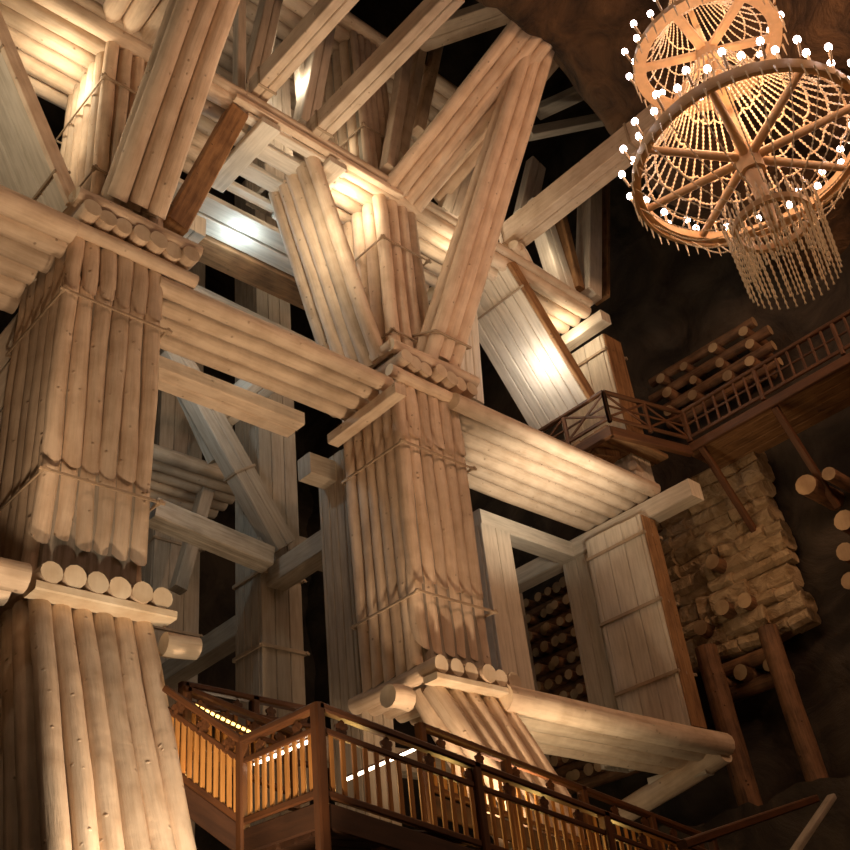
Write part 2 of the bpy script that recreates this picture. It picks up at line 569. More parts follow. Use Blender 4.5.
log(t, at(724, 752, 11.75), at(625, 812, 14.6), .25)
for i in range(3):
    box(t, (20.05, 12.2 + .5 * i, 6.95), (20.05, 12.7 + .5 * i, 6.95), .3, .3, 'packing_block', BOARD)

# ------------------------------------------------------------------ third tier (Z about 18.8)
Z3 = 19.12
r3 = .185
ys3 = [12.06 + .39 * i for i in range(6)]
mat_beam('lit plank ceiling of logs at the upper left', 0.5, 8.5, ys3, Z3, r3)
mat_beam('short run of logs beside the bright upper lamp', 10.7, 15.2, ys3, Z3, r3)
mat_beam('upper right run of logs with scalloped sawn ends', 15.3, 19.3, ys3, Z3 - .12, .2, endjit=.03)
box_beam('cross beam carrying the scalloped log ends', (19.45, 11.6, 18.6), (19.45, 14.6, 18.6), .4, .34, 1)
t = thing('edge_log', 'long pale edge log along the front of the upper tier', 'beam', (8, 11.7, 19.2))
for xa, xb, za, zb in ((.5, 8.0, 19.22, 19.25), (8.0, 12.6, 19.28, 19.2), (12.7, 19.2, 19.25, 19.1)):
    log(t, (xa, 11.84, za), (xb, 11.84, zb), .12)
box(t, (7.9, 11.82, 19.02), (12.4, 11.82, 18.98), .16, .14, 'edge_plank', PAINT)
t = thing('plank_grille', 'pale open grille of crossed planks in the upper tier', 'grille', (8.5, 11.8, 18.6))
for x in (8.75, 10.5):
    box(t, (x, 11.75, 18.75), (x, 13.9, 18.75), .46, .16, 'cross_plank', BOARD)
for y, w in ((12.02, .2), (12.55, .42), (13.2, .4), (13.8, .24)):
    box(t, (8.3, y, 18.9), (10.9, y, 18.9), w, .14, 'long_plank', BOARD)

log_pillar('upper left log pillar beside a bright lamp', 5.25, 6.6, 12.05, 13.9, [(18.95, 14.4)], (17.8, 15.4), 5, 6)
log_pillar('upper middle log pillar with a lit left face', 11.85, 13.15, 12.0, 13.8, [(18.95, 14.4)], (17.5, 14.9), 4, 5)
t_ = board_column('upper right boarded column above the balcony', 19.72, 20.5, 12.0, 13.9, 14.0, 18.42, 3, (17.9,))
box(t_, (20.1, 11.97, 14.9), (20.1, 11.97, 18.4), .74, .05, 'side_board', BROWN, V((0, 1, 0)))

# left-rising braces: wide across Y
def wide_brace(label, pb, pt, y0, y1, th, n, mat=None, logs=False, bands=(), edge=None, name='boarded_brace'):
    pb, pt = V(pb), V(pt)
    ym = (y0 + y1) / 2
    p0, p1 = V((pb.x, ym, pb.z)), V((pt.x, ym, pt.z))
    d = (p1 - p0).normalized()
    nrm = d.cross(V((0, 1, 0)))
    if logs:
        return bundle(label, p0, p1, (0, 1, 0), n, (y1 - y0) / n / 2, 1, 'log_brace', back=(-nrm if nrm.z < 0 else nrm), bands=bands)
    t = thing(name, label, 'brace', p0)
    box(t, p0, p1, y1 - y0, th, 'boarding', mat, nrm, n, .02)
    box(t, p0 + V((0, -(y1 - y0) / 2 - .05, 0)), p1 + V((0, -(y1 - y0) / 2 - .05, 0)), .1, th + .06, 'edge_board', edge or PAINT, nrm)
    for f in bands:
        c = p0.lerp(p1, f)
        bm = bmesh.new()
        for sg in (1, -1):
            add_box(bm, c + V((0, -(y1 - y0) / 2 - .12, 0)) + nrm * sg * (th / 2 + .02), c + V((0, (y1 - y0) / 2 + .03, 0)) + nrm * sg * (th / 2 + .02), .05, .03, nrm, .005)
        obj('iron_band', bm, IRON, t)
    return t


a, b = at(75, 203, YF), at(0, 25, YF)
wide_brace('grey boarded brace at the upper left edge', a, b + (b - a) * .4, 11.95, 13.8, .22, 4, bands=(.12, .62))
a, b = at(388, 352, YF), at(318, 150, YF)
wide_brace('broad log brace rising left from the middle pillar', a, b, 11.95, 13.6, .34, 5, logs=True)
a, b = at(592, 395, YF), at(512, 262, YF)
wide_brace('broad boarded brace with a glaring lamp reflection', a + (a - b) * .03, b, 11.95, 13.8, .3, 6, bands=(.83,), edge=BROWN)
# right-rising brace from the left pillar in the plane of the row
a, b = at(180, 222, YF), at(242, 108, YF)
box_beam('brown brace rising right from the left capital', a + V((0, .25, 0)), b + V((0, .25, 0)), .42, .42, 1, BROWN, 'box_brace', (0, 1, 0), (), 'brace')
# raking bundles that lean out to the cave roof
bundle('thick three-log brace leaning across the left pillar top', at(137, 206, 11.75), at(217, -25, 9.4), (1, .0, 0), 3, .175, 2)
bundle('long log brace leaning right from the middle capital to the rock', at(442, 360, 11.75), at(548, 18, 8.1), (1, 0, 0), 3, .165, 2, bands=(.05,), rtop=.15)
bundle('bundle of pale logs rising from the upper middle pillar to the rock', at(403, 197, 11.9), at(541, 22, 8.0), (1, 0, 0.0), 4, .16, 1)
bundle('grey pair of logs under the pale log bundle', at(434, 196, 12.5), at(575, 30, 8.6), (1, 0, 0.0), 2, .17, 1)
bundle('bundle of stub logs above the upper left pillar', at(135, 36, 12.0), at(190, -45, 9.5), (1, 0, 0), 4, .2, 1)

# cantilevered box beams running out towards the rock roof
def out_beam(label, x, z, y0, y1, w, h, bands):
    return box_beam(label, (x, y0, z), (x, y1, z), w, h, 2, bands=bands, mat=PAINT)


out_beam('squared beam jutting out left of the grille', 8.5, 19.7, 11.9, 8.2, .42, .5, (.1,))
out_beam('squared beam jutting out from the grille corner', 10.0, 19.45, 11.9, 7.4, .42, .5, (.08,))
out_beam('banded box beam running into the rock near the chandelier', 16.3, 19.9, 12.0, 7.0, .62, .62, (.02, .84))
t = thing('stub_log', 'short sawn log pair under the banded box beam', 'log', (16.3, 11.4, 19.4))
for k in range(2):
    log(t, (16.0 + .22 * k, 11.6, 19.32), (16.7 + .22 * k, 11.9, 19.32), .13)

# struts and pillars above the third tier
def strut(label, px0, py0, px1, py1, Y0, Y1, w, h, n=1, mat=None, hint=(0, 1, 0), bands=()):
    return box_beam(label, at(px0, py0, Y0), at(px1, py1, Y1), w, h, n, mat, 'strut', hint, bands, 'strut')


strut('thin post left of the jutting beams', 239, 98, 240, -8, 12.2, 12.2, .22, .22, mat=BOARD)
strut('leaning grey strut behind the first jutting beam', 250, 95, 273, -8, 12.4, 12.4, .45, .4, 2, BOARD)
strut('leaning grey strut between the jutting beams', 304, 130, 331, -8, 12.4, 12.4, .48, .4, 2, BOARD)
strut('slim strut beside the lit plank post', 303, 118, 297, 40, 12.6, 12.6, .2, .2, mat=BOARD)
board_column('lit plank post seen between the jutting beams', 9.9, 10.75, 13.6, 14.4, 19.3, 24.9, 3)
strut('first plank of the fan below the top corner', 388, 170, 409, 32, 11.75, 11.75, .3, .3, 1, PAINT)
strut('second plank of the fan below the top corner', 400, 158, 424, 32, 11.9, 11.9, .26, .3, 1, PAINT)
strut('third plank of the fan below the top corner', 418, 132, 438, 40, 12.0, 12.0, .28, .3, 1, PAINT)
strut('wide plank running from the fan to the rock edge', 402, 45, 510, 8, 12.0, 9.6, .75, .3, 2, PAINT, (0, 0, 1))
strut('pale panel brace behind the leaning log bundle', 452, 222, 478, 140, 12.4, 12.4, .95, .3, 3)
strut('small pale panel right of the long leaning brace', 524, 218, 536, 165, 12.4, 12.4, .6, .3, 2)
strut('pale level plank below the rock edge', 528, 134, 640, 112, 12.0, 10.4, .3, .35, 1, None, (0, 0, 1))
strut('upper plank stub against the rock', 538, 112, 590, 88, 12.4, 11.0, .5, .3, 1, None, (0, 0, 1))
strut('grey brace with a brown edge above the scalloped logs', 566, 300, 536, 205, 12.2, 12.2, .7, .4, 2)
strut('dark brown strut leaning beside the grey brace', 578, 290, 556, 200, 12.0, 12.0, .28, .3, 1, BROWN)
strut('upright post standing on the upper right column', 588, 298, 590, 185, 12.0, 12.0, .55, .55, 1)
strut('dark edge board at the right of the upright post', 602, 300, 603, 188, 12.0, 12.0, .14, .5, 1, BROWN)
log_pillar('topmost log pillar in the middle with lit logs', 11.75, 12.8, 12.15, 13.9, [(24.9, 19.3)], (21.2,), 5, 5)
mat_beam('highest plank ceiling of logs at the top edge', 3, 16.5, [12.2 + .42 * i for i in range(12)], 25.15, .215)

# ------------------------------------------------------------------ inner rows
UNSHADED, BOARD = BOARD, INNER
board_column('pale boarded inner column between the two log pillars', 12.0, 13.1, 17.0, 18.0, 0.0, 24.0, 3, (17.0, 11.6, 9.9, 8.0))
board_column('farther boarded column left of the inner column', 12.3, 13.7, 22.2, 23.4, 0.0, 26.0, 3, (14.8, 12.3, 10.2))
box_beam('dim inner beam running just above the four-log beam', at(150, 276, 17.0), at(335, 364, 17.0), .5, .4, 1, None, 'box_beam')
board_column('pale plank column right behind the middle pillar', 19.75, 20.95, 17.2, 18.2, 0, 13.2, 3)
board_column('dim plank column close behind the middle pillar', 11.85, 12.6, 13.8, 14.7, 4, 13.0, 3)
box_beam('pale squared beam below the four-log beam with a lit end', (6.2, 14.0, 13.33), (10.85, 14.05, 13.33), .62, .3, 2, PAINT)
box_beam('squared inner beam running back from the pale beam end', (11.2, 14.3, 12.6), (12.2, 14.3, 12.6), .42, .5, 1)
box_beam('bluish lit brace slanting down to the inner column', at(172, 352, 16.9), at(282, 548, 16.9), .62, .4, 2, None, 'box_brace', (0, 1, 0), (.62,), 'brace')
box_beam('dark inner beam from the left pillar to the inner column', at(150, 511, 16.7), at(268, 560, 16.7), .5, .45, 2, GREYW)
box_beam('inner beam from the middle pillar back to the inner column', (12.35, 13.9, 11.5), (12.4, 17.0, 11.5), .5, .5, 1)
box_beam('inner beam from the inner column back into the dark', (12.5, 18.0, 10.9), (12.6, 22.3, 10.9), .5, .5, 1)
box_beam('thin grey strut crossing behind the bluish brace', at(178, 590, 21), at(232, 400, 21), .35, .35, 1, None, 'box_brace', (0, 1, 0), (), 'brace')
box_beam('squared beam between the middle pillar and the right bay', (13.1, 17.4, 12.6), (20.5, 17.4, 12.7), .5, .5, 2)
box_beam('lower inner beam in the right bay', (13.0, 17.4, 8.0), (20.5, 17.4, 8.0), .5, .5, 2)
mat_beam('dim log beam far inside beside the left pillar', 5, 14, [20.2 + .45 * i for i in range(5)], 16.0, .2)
BOARD = UNSHADED
# upper interior
box_beam('bluish white plank behind the grille', (7.2, 14.35, 18.65), (12.6, 14.35, 18.65), .5, .14, 1, name='plank')
box_beam('second bluish white plank next to the brown board', (7.2, 14.9, 18.65), (12.6, 14.9, 18.65), .46, .14, 1, name='plank')
box_beam('brown board in shadow under the bluish planks', (8.4, 15.55, 18.6), (13.2, 15.55, 18.6), .75, .2, 1, BROWN, 'plank')
box_beam('silvery box beam end beside the left capital', (8.15, 13.9, 17.4), (8.15, 17.5, 17.4), .85, .5, 3)
box_beam('short grey box beam under the brown board', (11.15, 14.2, 15.5), (11.15, 17.2, 15.5), .6, .45, 2)
box_beam('dark slanting strut in the upper interior', (9.2, 17.5, 18.0), (11.2, 17.5, 14.4), .4, .3, 1, GREYW, 'box_brace', (0, 1, 0), (), 'brace')
box_beam('tan boarded brace far left behind the left pillar', at(-30, 430, 14.2), at(70, 300, 14.2), 1.1, .4, 3, None, 'box_brace', (0, 1, 0), (), 'brace')
box_beam('pale plank brace in the upper right bay', at(468, 400, 13.0), at(462, 310, 13.0), .8, .3, 3, None, 'box_brace', (0, 1, 0), (), 'brace')

# ------------------------------------------------------------------ right wall: salt block facing, log cribs, posts
bm = bmesh.new()
z = 10.0
while z < 14.6:
    h = random.uniform(.28, .62)
    y = 10.2 + .1 * math.sin(z * 3)
    while y < 13.6:
        w = random.uniform(.35, 1.2)
        add_box(bm, (22.8 + random.uniform(-.12, .1), y, z + h / 2 + random.uniform(-.05, .05)), (22.8 + random.uniform(-.12, .1), y + w, z + h / 2 + random.uniform(-.05, .05)), .6, h + .03, bev=.12)
        y += w
    z += h
tag(obj('salt_block_wall', bm, SALT), 'patch of pale rough salt blocks stacked on the right rock wall', 'wall patch')


def crib(label, y0, y1, z0, z1, x, r, n_end, mat=BARK, rows=None, group=None):
    t = thing('log_crib', label, 'log stack', (x, (y0 + y1) / 2, z0))
    z = z0 + r
    i = 0
    while z < z1:
        if i % 2 == 0:
            log(t, (x + .18, y0 + random.uniform(-.2, .2), z), (x + .18, y1 + random.uniform(-.2, .2), z), r, mat=mat, n=10)
        else:
            for k in range(n_end):
                y = lerp(y0, y1, (k + .5) / n_end) + random.uniform(-.12, .12)
                log(t, (x - random.uniform(.0, .25), y, z), (x + 1.0, y, z), r * random.uniform(.85, 1.1), mat=mat, n=10, rings=2)
        z += r * 1.7
        i += 1
    return t


crib('open crib of crossed logs on the dark wall above the walkway', 9.0, 12.6, 16.7, 18.5, 22.6, .15, 4)
crib('dense stack of logs and log ends under the right cross beam', 14.6, 19.4, 8.0, 13.6, 22.3, .15, 13)
crib('small log stack between the two bare posts', 11.2, 13.0, 8.9, 9.9, 22.5, .18, 3)
for i, (px, py, r, lab) in enumerate(((806, 485, .26, 'largest sawn log jutting from the rock at the right edge'), (829, 474, .17, 'thin upper log jutting out beside the largest one'),
                                    (843, 520, .24, 'second sawn log below the largest at the right edge'), (846, 552, .22, 'third sawn log down the right edge'),
                                    (850, 580, .2, 'lowest sawn log at the right edge'))):
    p = atx(px, py, 21.9)
    tag(log(None, p, p + V((1.6, .0, -.0)), r, 'wall_log', BARK), lab, 'log')
for px, py, lab in ((744, 600, 'sawn log end poking out under the salt blocks'), (701, 628, 'sawn log end poking out beside the left bare post'), (722, 608, 'small log end between the salt blocks'), (712, 562, 'small round log end set in the salt blocks')):
    p = atx(px, py, 22.1)
    tag(log(None, p, p + V((1.2, .1, .0)), .19, 'wall_log', BARK), lab, 'log')
p = atx(705, 648, 22.0)
tag(log(None, (p.x, p.y, p.z), (p.x + .05, p.y - .1, 6.2), .27, 'bare_post', BARK, rings=10), 'left bare brown tree-trunk post against the right wall', 'post')
p = atx(767, 628, 22.0)
tag(log(None, (p.x, p.y, p.z), (p.x + .05, p.y - .1, 6.2), .24, 'bare_post', BARK, rings=10), 'right bare brown tree-trunk post against the right wall', 'post')
p = atx(815, 405, 22.2)
tag(log(None, p, p + V((.6, -2.2, .1)), .2, 'wall_log', BARK), 'log lying on the dark rock below the walkway', 'log')

grid_surface('rock_ledge', lambda u, v: (lambda x, z, y: V((x + .3 * nz(x, y, z, .8), y, z + .25 * nz(y, x, z, .9))))(
    lerp(21.0, 24.0, (v - .4) / .6) if v > .4 else 21.0 - .4 * (.4 - v), 6.2 if v > .4 else lerp(0, 6.2, v / .4), lerp(6.5, 15.5, u)), 50, 30, ROCKG)
# ------------------------------------------------------------------ balcony and walkway
def railing(t, p0, p1, h, n_post, style, wd=.09, mat=STAIR):
    """rails, posts and infill from p0 to p1 at floor level"""
    p0, p1 = V(p0), V(p1)
    up = V((0, 0, h))
    box(t, p0 + up, p1 + up, wd * 1.4, wd, 'handrail', mat)
    box(t, p0 + V((0, 0, .12)), p1 + V((0, 0, .12)), wd * .8, wd, 'bottom_rail', mat)
    for i in range(n_post + 1):
        q = p0.lerp(p1, i / n_post)
        box(t, q, q + up, wd * 1.1, wd * 1.1, 'post', mat, V((0, 1, 0)))
        if i < n_post:
            q2 = p0.lerp(p1, (i + 1) / n_post)
            if style == 'cross':
                box(t, q + V((0, 0, .15)), q2 + up * .95, .05, .06, 'cross_brace', mat)
                box(t, q + up * .95, q2 + V((0, 0, .15)), .05, .06, 'cross_brace', mat)
                qm = q.lerp(q2, .5)
                box(t, q + up * .55, q2 + up * .55, .05, .05, 'middle_rail', mat)
            else:
                k = max(3, int((q2 - q).length / .3))
                box(t, q + up * .55, q2 + up * .55, .05, .05, 'middle_rail', mat)
                for j in range(1, k):
                    c = q.lerp(q2, j / k)
                    box(t, c + V((0, 0, .12)), c + up, .06, .06, 'baluster', mat, V((0, 1, 0)))


t = thing('balcony', 'small wooden balcony with crossed railings over the right column', 'balcony', (19.6, 12.5, 14.7))
box(t, (18.3, 12.85, 14.68), (20.75, 12.85, 14.68), 2.5, .12, 'deck', BROWN, n=6)
box(t, (18.3, 11.55, 14.5), (20.8, 11.0, 14.5), .16, .26, 'edge_beam', DARKST)
box(t, (18.3, 11.5, 14.5), (18.3, 14.1, 14.5), .16, .26, 'edge_beam', DARKST)
railing(t, (18.3, 14.1, 14.75), (18.3, 11.5, 14.75), .88, 2, 'cross', mat=DARKST)
railing(t, (18.3, 11.5, 14.75), (20.8, 10.95, 14.75), .88, 2, 'cross', mat=DARKST)
for x, y in ((18.5, 12.7), (20.0, 12.0)):
    log(t, (x - .35, y, 14.25), (x + 1.0, y + .4, 14.25), .13, 'bearer_log')
box(t, (19.0, 12.2, 14.5), (19.7, 14.0, 14.5), .7, .2, 'joist', BROWN)
t = thing('walkway', 'wooden wall walkway with balustrade leading off to the right', 'walkway', (22, 8, 14.7))
box(t, (21.8, 11.2, 14.68), (21.8, 2.5, 14.8), 1.9, .12, 'deck', BROWN, n=5)
box(t, (20.8, 10.95, 14.58), (20.8, 2.5, 14.7), .12, .24, 'edge_beam', DARKST)
railing(t, (20.8, 10.9, 14.75), (20.8, 2.4, 14.9), .9, 4, 'bal', mat=DARKST)
for y in (10.7, 8.6, 5.8):
    box(t, (20.85, y, 14.5), (22.7, y + .1, 12.4), .16, .16, 'bracket_strut', DARKST, V((0, 1, 0)))
p = atx(720, 497, 22.2)

# ------------------------------------------------------------------ staircase
def quatrefoil(c, n, r):
    bm = bmesh.new()
    n = V(n)
    s = n.cross(V((0, 0, 1))).normalized()
    for k in range(5):
        o = (s * math.cos(k * 2 * PI / 5 + PI / 2) + V((0, 0, 1)) * math.sin(k * 2 * PI / 5 + PI / 2)) * r * .62
        add_tube(bm, c + o - n * .015, c + o + n * .015, r * .42, n=10, rings=1)
    add_tube(bm, c - n * .02, c + n * .02, r * .3, n=8, rings=1)
    return bm


def stair_rail(t, q0, q1, n_post, drop=.82, spacing=.13, orn=.9, bal=True, skirt=True, nrm=(0, -1, 0), posts=True, postlen=1.6, first=0):
    q0, q1 = V(q0), V(q1)
    nrm = V(nrm)
    L = (q1 - q0).length
    z = lambda k: V((0, 0, k))
    box(t, q0, q1, .13, .09, 'handrail', STAIR)
    box(t, q0 - z(.24), q1 - z(.24), .06, .07, 'middle_rail', STAIR)
    box(t, q0 - z(drop - .02), q1 - z(drop - .02), .07, .08, 'bottom_rail', STAIR)
    if skirt:
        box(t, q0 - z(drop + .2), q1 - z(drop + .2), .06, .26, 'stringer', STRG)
    if posts:
        for i in range(first, n_post + 1):
            q = q0.lerp(q1, i / n_post)
            box(t, q - z(postlen), q + z(.03), .13, .13, 'newel_post', STAIR, V((0, 1, 0)))
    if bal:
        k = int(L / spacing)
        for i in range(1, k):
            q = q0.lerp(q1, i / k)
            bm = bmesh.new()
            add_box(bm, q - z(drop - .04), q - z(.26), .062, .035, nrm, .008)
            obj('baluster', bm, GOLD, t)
    if orn:
        k = int(L / orn)
        for i in range(k):
            c = q0.lerp(q1, (i + .5) / k) - z(.145)
            obj('quatrefoil_ornament', quatrefoil(c, nrm, .085), STAIR, t)


C1 = V((6.83, 8.68, 5.27))
C2 = V((6.87, 10.15, 5.32))
E1 = at(712, 856, 8.68)
t = thing('staircase', 'reddish wooden staircase with golden lit balusters and corner landing', 'staircase', (6.8, 9.4, 3.9))
ST = dict(drop=.92)
stair_rail(t, C1, E1, 3, spacing=.16, orn=.6, **ST)
stair_rail(t, C1, C2, 1, spacing=.135, orn=.5, nrm=(-1, 0, 0), first=1, **ST)
U1 = at(166, 689, 11.0)
stair_rail(t, C2, U1, 1, spacing=.105, orn=.4, first=2, **ST)
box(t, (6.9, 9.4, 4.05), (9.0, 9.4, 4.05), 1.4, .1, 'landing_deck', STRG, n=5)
nst = 14
for i in range(nst):
    q = C1.lerp(E1, (i + .5) / nst)
    box(t, (q.x + .6, 8.75, q.z - 1.12), (q.x + .6, 10.1, q.z - 1.12), .42, .06, 'tread', BROWN)
G0 = at(420, 726, 10.15)
G1 = at(712, 840, 10.15)
t2 = thing('far_railing', 'second stair railing with clover ornaments behind the first', 'railing', G0)
stair_rail(t2, G0, G1, 4, bal=True, spacing=.18, orn=.7, skirt=True)
B0 = at(186, 690, 11.3)
B1 = at(292, 733, 11.3)
t3 = thing('upper_railing', 'dark railing of the upper flight above the dotted lights', 'railing', B0)
stair_rail(t3, B0, B1, 1, spacing=.12, orn=.4, skirt=False, postlen=1.0)
D0 = at(184, 685, 12.0)
D1 = at(318, 712, 12.0)
t4 = thing('upper_railing', 'level dark red railing at the top of the stairs', 'railing', D0)
stair_rail(t4, D0, D1, 2, spacing=.2, orn=.5, skirt=False, postlen=.9)


def light_strip(label, p0, p1, n, mat, r=.018, fill=.6):
    p0, p1 = V(p0), V(p1)
    t = thing('light_strip', label, 'light strip', p0)
    box(t, p0 + V((0, 0, .03)), p1 + V((0, 0, .03)), .04, .02, 'mounting_rail', STAIR)
    for i in range(n):
        a, b = p0.lerp(p1, (i + .5 - fill / 2) / n), p0.lerp(p1, (i + .5 + fill / 2) / n)
        bm = bmesh.new()
        add_tube(bm, a, b, r, n=8, rings=1)
        obj('bulb', bm, mat, t)
    return t


light_strip('row of small white lights under the landing rail', C1 + V((.07, .12, -.3)), C2 + V((.07, -.12, -.3)), 10, STRIP, .02, .5)
light_strip('short white strip light behind the stair balusters', at(345, 780, 9.0), at(415, 749, 10.0), 2, STRIP, .02, .98)
light_strip('dotted golden lights along the upper flight', at(194, 705, 11.0), at(256, 735, 11.0), 12, GOLDSTRIP, .02, .5)

t = thing('side_rail', 'dark wooden rail running off at the lower right corner', 'railing', atz(682, 845, 4.0))
box(t, atz(682, 845, 4.0), atz(815, 799, 5.2), .14, .12, 'handrail', STAIR)
box(t, at(792, 856, 10), at(832, 797, 10), .12, .18, 'sloping_post', GREYW, V((0, 1, 0)))

# ------------------------------------------------------------------ chandelier
CH = EYE + ray(748, 159) * (16 / F)
t = thing('chandelier', 'huge tiered salt-crystal chandelier with glowing bulbs', 'chandelier', CH)


def pol(r, a, z):
    return CH + V((r * math.cos(a), r * math.sin(a), z))


def ring_bm(r, z, w, h, n=64):
    bm = bmesh.new()
    uvl = bm.loops.layers.uv.verify()
    prof = [(-w / 2, -h / 2), (w / 2, -h / 2), (w / 2, h / 2), (-w / 2, h / 2)]
    rows = [[bm.verts.new(pol(r + x, 2 * PI * i / n, z + y)) for x, y in prof] for i in range(n)]
    for i in range(n):
        for k in range(4):
            bm.faces.new((rows[i][k], rows[(i + 1) % n][k], rows[(i + 1) % n][(k + 1) % 4], rows[i][(k + 1) % 4]))
    return bm


def beads(name, pts, r, sp, parent, n=6):
    """a string of beads along a polyline, swelling and necking"""
    bm = bmesh.new()
    P = []
    acc = 0
    for a, b in zip(pts, pts[1:]):
        L = (b - a).length
        while acc < L:
            P.append(a.lerp(b, acc / L))
            acc += sp / 2
        acc -= L
    rows = []
    for i, c in enumerate(P):
        d = (P[min(i + 1, len(P) - 1)] - P[max(i - 1, 0)])
        d, s_, u_ = frame_of(d, V((.3, .2, 1)))
        rr = r if i % 2 else r * .3
        rows.append([bm.verts.new(c + (s_ * math.cos(2 * PI * k / n) + u_ * math.sin(2 * PI * k / n)) * rr) for k in range(n)])
    for a, b in zip(rows, rows[1:]):
        for k in range(n):
            bm.faces.new((a[k], a[(k + 1) % n], b[(k + 1) % n], b[k]))
    bm.faces.new(rows[0][::-1])
    bm.faces.new(rows[-1])
    return obj(name, bm, CRYST, parent, smooth=False)


RM, RU, ZU, RL, ZL = 1.72, 1.13, 2.55, .55, -1.36
main = obj('ring', ring_bm(RM, 0, .11, .16), RINGM, t)
obj('ring', ring_bm(RM + .06, -.12, .05, .06), RINGM, t)
up = obj('ring', ring_bm(RU, ZU, .2, .10), RINGM, t)
lo = obj('ring', ring_bm(RL, ZL, .08, .1, 40), RINGM, t)
for k in range(8):
    a = 2 * PI * k / 8 + .25
    bm = bmesh.new()
    add_tube(bm, pol(.1, a, 0), pol(RM - .04, a, 0), .075, .06, 10, 2)
    obj('spoke', bm, RINGM, t)
for k in range(6):
    a = 2 * PI * k / 6 + .1
    bm = bmesh.new()
    add_box(bm, pol(.1, a, ZU), pol(RU - .05, a, ZU), .16, .08)
    obj('spoke', bm, RINGM, t)
for k in range(4):
    a = 2 * PI * k / 4 + .4
    bm = bmesh.new()
    add_tube(bm, pol(.05, a, ZL), pol(RL, a, ZL), .03, n=8)
    obj('spoke', bm, RINGM, t)
bm = bmesh.new()
for z0, z1, r0, r1 in ((-1.5, -.3, .07, .14), (-.3, .15, .2, .2), (.15, 2.3, .12, .1), (2.3, 2.6, .2, .2), (2.6, 9.0, .05, .05)):
    add_tube(bm, pol(0, 0, z0), pol(0, 0, z1), r0, r1, 14, 2)
obj('stem', bm, RINGM, t)


def sag(p, q, s, n=10):
    return [p.lerp(q, i / n) - V((0, 0, s * math.sin(PI * i / n))) for i in range(n + 1)]


# curtains of beads from the upper hub to the main ring, and their garlands
NS = 40
prof = [(.42, 2.1), (.55, 1.75), (.8, 1.25), (1.1, .75), (1.42, .3), (1.66, .08)]
for k in range(NS):
    a = 2 * PI * k / NS
    beads('bead_strand', [pol(r, a, z) for r, z in prof], .022, .07, t)
for j, (r, z) in enumerate(((.65, 1.65), (.9, 1.15), (1.12, .78), (1.34, .48), (1.54, .24))):
    pts = []
    for k in range(16):
        a0, a1 = 2 * PI * k / 16, 2 * PI * (k + 1) / 16
        for i in range(6):
            a = lerp(a0, a1, i / 6)
            pts.append(pol(r, a, z - .1 * math.sin(PI * i / 6)))
    pts.append(pts[0])
    beads('bead_garland', pts, .024, .065, t)
prof2 = [(.3, 4.0), (.42, 3.6), (.62, 3.1), (.88, 2.7), (1.08, 2.5)]
for k in range(30):
    a = 2 * PI * k / 30
    beads('bead_strand', [pol(r, a, z) for r, z in prof2], .016, .06, t)
for r, z in ((.5, 3.35), (.72, 2.92), (.92, 2.65)):
    beads('bead_garland', [pol(r, 2 * PI * k / 48, z - .06 * abs(math.sin(k * PI / 4))) for k in range(49)], .018, .055, t)
# net below the main ring down to the basket
for k in range(24):
    a = 2 * PI * k / 24 + .1
    beads('bead_strand', sag(pol(RM + .03, a, -.1), pol(RL + .12, a + .1, ZL + .2), .22), .016, .065, t)
# icicle fringes
def icicle(bm, c, L, r):
    add_tube(bm, c, c - V((0, 0, L)), r, r * .3, 5, 1)


for k in range(58):
    bm = bmesh.new()
    icicle(bm, pol(RM + .1, 2 * PI * k / 58, -.1), random.uniform(.16, .28), .02)
    obj('icicle', bm, CRYST, t, smooth=False)
for k in range(38):
    bm = bmesh.new()
    icicle(bm, pol(RU + .12, 2 * PI * k / 38, ZU - .05), random.uniform(.2, .3), .02)
    obj('icicle', bm, CRYST, t, smooth=False)
for k in range(64):
    a = 2 * PI * k / 64
    rr = .7 if k % 2 else .58
    beads('crystal_drop', [pol(rr, a, ZL + .28), pol(rr - .06, a, ZL - 1.0 - (.12 if k % 2 else 0))], .019, .12, t)


def candle(r, a, z, lean):
    bm = bmesh.new()
    p = pol(r, a, z)
    q = pol(r + lean, a, z + .24)
    add_tube(bm, p, q, .022, n=8, rings=1)
    c = obj('candle_holder', bm, RINGM, t)
    bm = bmesh.new()
    bmesh.ops.create_icosphere(bm, subdivisions=2, radius=.053, matrix=Matrix.Translation(q + V((0, 0, .05))) @ Matrix.Diagonal((1, 1, 1.25, 1)))
    b = obj('bulb', bm, BULB, c)


for k in range(44):
    candle(RM + (.1 if k % 2 else -.02), 2 * PI * k / 44, .07, .06 if k % 2 else 0)
for k in range(30):
    candle(RU + (.12 if k % 2 else .02), 2 * PI * k / 30, ZU + .05, .06 if k % 2 else 0)

# ------------------------------------------------------------------ lamps and lights
def light(kind, name, loc, e, c, size=.3, tgt=None, spot=None, blend=.5):
    L = bpy.data.lights.new(name, kind)
    L.energy = e
    L.color = c
    if kind == 'AREA':
        L.size = size
    else:
        L.shadow_soft_size = size
    if spot:
        L.spot_size = math.radians(spot)
        L.spot_blend = blend
    o = bpy.data.objects.new(name, L)
    o.location = loc
    if tgt is not None:
        o.rotation_euler = (V(tgt) - V(loc)).to_track_quat('-Z', 'Y').to_euler()
    col.objects.link(o)
    return o


WARM = (1.0, .56, .31)
FLOOD = (1.0, .70, .44)
NEUT = (1.0, .83, .58)
COOL = (.66, .88, 1.0)
light('POINT', 'chandelier_light', CH + V((0, 0, 1.0)), 230, WARM, .6)
light('POINT', 'chandelier_light', CH + V((0, 0, 3.2)), 60, WARM, .5)
# unseen key lights added out of frame to light the timber fronts
light('POINT', 'unseen_key_light', (17, -3, 17), 2300, WARM, .7)
light('POINT', 'unseen_key_light', (5, -4, 19), 700, WARM, .7)
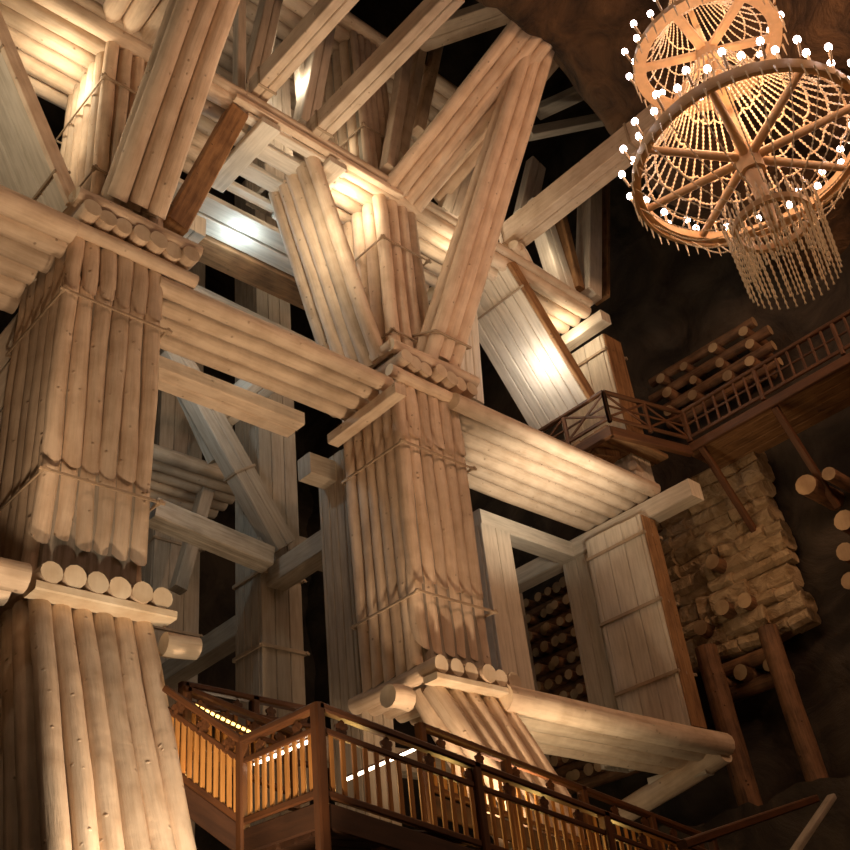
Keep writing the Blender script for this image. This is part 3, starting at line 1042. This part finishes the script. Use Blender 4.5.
# floods at the pillar feet and on the ledges, aimed up
light('SPOT', 'flood_base', (5.0, 6.6, 2.2), 1150, (1, .84, .61), .08, (5.45, 9.9, 4.3), 50, .9)
light('SPOT', 'flood_left', (5.3, 7.6, 1.6), 1550, FLOOD, .1, (5.8, 11.8, 9.5), 64, .6)
light('SPOT', 'flood_middle', (11.4, 10.4, 4.6), 720, FLOOD, .1, (12.7, 12.2, 9.5), 120, 1)
light('SPOT', 'flood_bay', (10.4, 10.6, 5.2), 900, FLOOD, .15, (8.9, 13.0, 14.0), 80, 1)
light('SPOT', 'flood_left_bay', (3.9, 10.2, 6.5), 560, FLOOD, .15, (2.9, 12.6, 14.0), 90, 1)
light('SPOT', 'flood_right_low', (14.3, 10.9, 4.9), 300, (1, .78, .5), .12, (15.4, 12.4, 7.2), 110, 1)
light('SPOT', 'flood_right', (16.6, 10.9, 10.6), 760, (1, .84, .62), .15, (16.8, 12.4, 13.4), 110, 1)
# lamps up in the timber work, with unseen fills added among them
light('POINT', 'left_lamp_and_fill', (4.75, 12.8, 18.3), 60, NEUT, .08)
light('POINT', 'left_lamp_and_fill', (4.55, 12.9, 16.9), 22, NEUT, .08)  # fill added to brighten the lower left face of the upper pillar
light('POINT', 'fill_grey_brace', (1.3, 11.3, 15.3), 170, NEUT, .2)  # unseen fill added left of frame to brighten the grey brace
light('POINT', 'lamp_middle', (11.3, 12.35, 18.5), 60, NEUT, .08)
light('POINT', 'lamp_upper_right', (14.3, 12.3, 18.4), 34, NEUT, .08)
light('POINT', 'fill_grille', (9.5, 11.6, 16.6), 120, NEUT, .2)  # unseen fill added to light the grille from the front
a = at(592, 395, YF)
b = at(512, 262, YF)
d_ = (b - a).normalized()
n_ = V((d_.z, 0, -d_.x))
n_ = -n_ if n_.x > 0 else n_
r_ = ray(550, 362)
pn = EYE + r_ * ((a - EYE).dot(n_) / r_.dot(n_)) + n_ * .75
light('POINT', 'lamp_panel', pn, 62, (1, .92, .8), .06)
light('POINT', 'lamp_right', (18.8, 12.5, 18.3), 45, NEUT, .08)
light('POINT', 'lamp_cool', (9.9, 14.6, 18.2), 45, COOL, .1)
light('POINT', 'lamp_cool_inner', at(172, 378, 15.4), 90, COOL, .1)
light('POINT', 'fill_inner', (9.5, 20, 5), 55, (1, .8, .58), .4)  # this and the next two: unseen fills added for the inner rows
light('POINT', 'fill_inner', (9.5, 19.5, 15), 40, (.95, .9, .75), .4)
light('POINT', 'fill_inner', (16.5, 14.8, 4.5), 70, (1, .72, .42), .4)
light('POINT', 'fill_inner_low', (9.3, 14.5, 5.5), 38, FLOOD, .3)  # low unseen fill added between the pillars for the dim interior
light('POINT', 'fill_top', (10, 12.4, 21.8), 75, (1, .85, .64), .3)  # this and the next: fills added to brighten the top timbers
light('POINT', 'fill_top', (15.6, 12.9, 20.6), 110, (1, .85, .64), .3)
light('POINT', 'fill_top_mid', (11.1, 12.9, 20.8), 26, NEUT, .1)  # fill added to brighten the left face of the topmost pillar
light('POINT', 'fill_panel_small', (14.3, 11.5, 19.7), 26, NEUT, .1)  # fill added in front of the pale panel brace to brighten it
light('POINT', 'fill_top_right', (17.8, 11.6, 20.3), 28, NEUT, .1)  # fill added to brighten the boards above the scalloped logs
light('POINT', 'lamp_top_left', (4, 13, 22), 80, (1, .85, .64), .3)
light('POINT', 'lamp_wall', (20.6, 9.5, 12.0), 26, (1, .62, .3), .4)
# golden light inside the stairs
GL = (1, .60, .16)
for q in ((7.8, 9.4, 4.75), (9.3, 9.4, 4.5), (10.9, 9.4, 4.25), (12.4, 9.4, 4.0), (6.55, 10.9, 5.1)):
    light('POINT', 'stair_light', q, 9 if q[1] > 10 else 22, GL, .1)

w = bpy.data.worlds.new('world')
scene.world = w
w.use_nodes = True
w.node_tree.nodes['Background'].inputs[0].default_value = (1, .8, .6, 1)
w.node_tree.nodes['Background'].inputs[1].default_value = .008
scene.view_settings.view_transform = 'Standard'
scene.view_settings.look = 'None'
scene.view_settings.exposure = -0.22

# ------------------------------------------------------------------ repeats of a kind share a group
GROUPS = {'log_pillar': 'log pillars', 'boarded_column': 'boarded columns', 'log_beam': 'log beams between the pillars', 'strut': 'struts above the upper tier',
          'wall_log': 'log ends in the right wall', 'bare_post': 'bare trunk posts', 'log_brace': 'log braces', 'box_beam': 'squared box beams',
          'pillar_capital': 'pillar capitals', 'log_crib': 'log stacks on the right wall', 'light_strip': 'stair light strips', 'plank': 'planks behind the grille',
          'boarded_brace': 'boarded braces', 'box_brace': 'squared braces', 'raking_log_base': 'raking log bases', 'log_sill': 'log sills', 'upper_railing': 'upper stair railings'}
for o in scene.objects:
    if not o.parent and 'category' in o:
        g = GROUPS.get(o.name.split('.')[0])
        if g:
            o['group'] = g
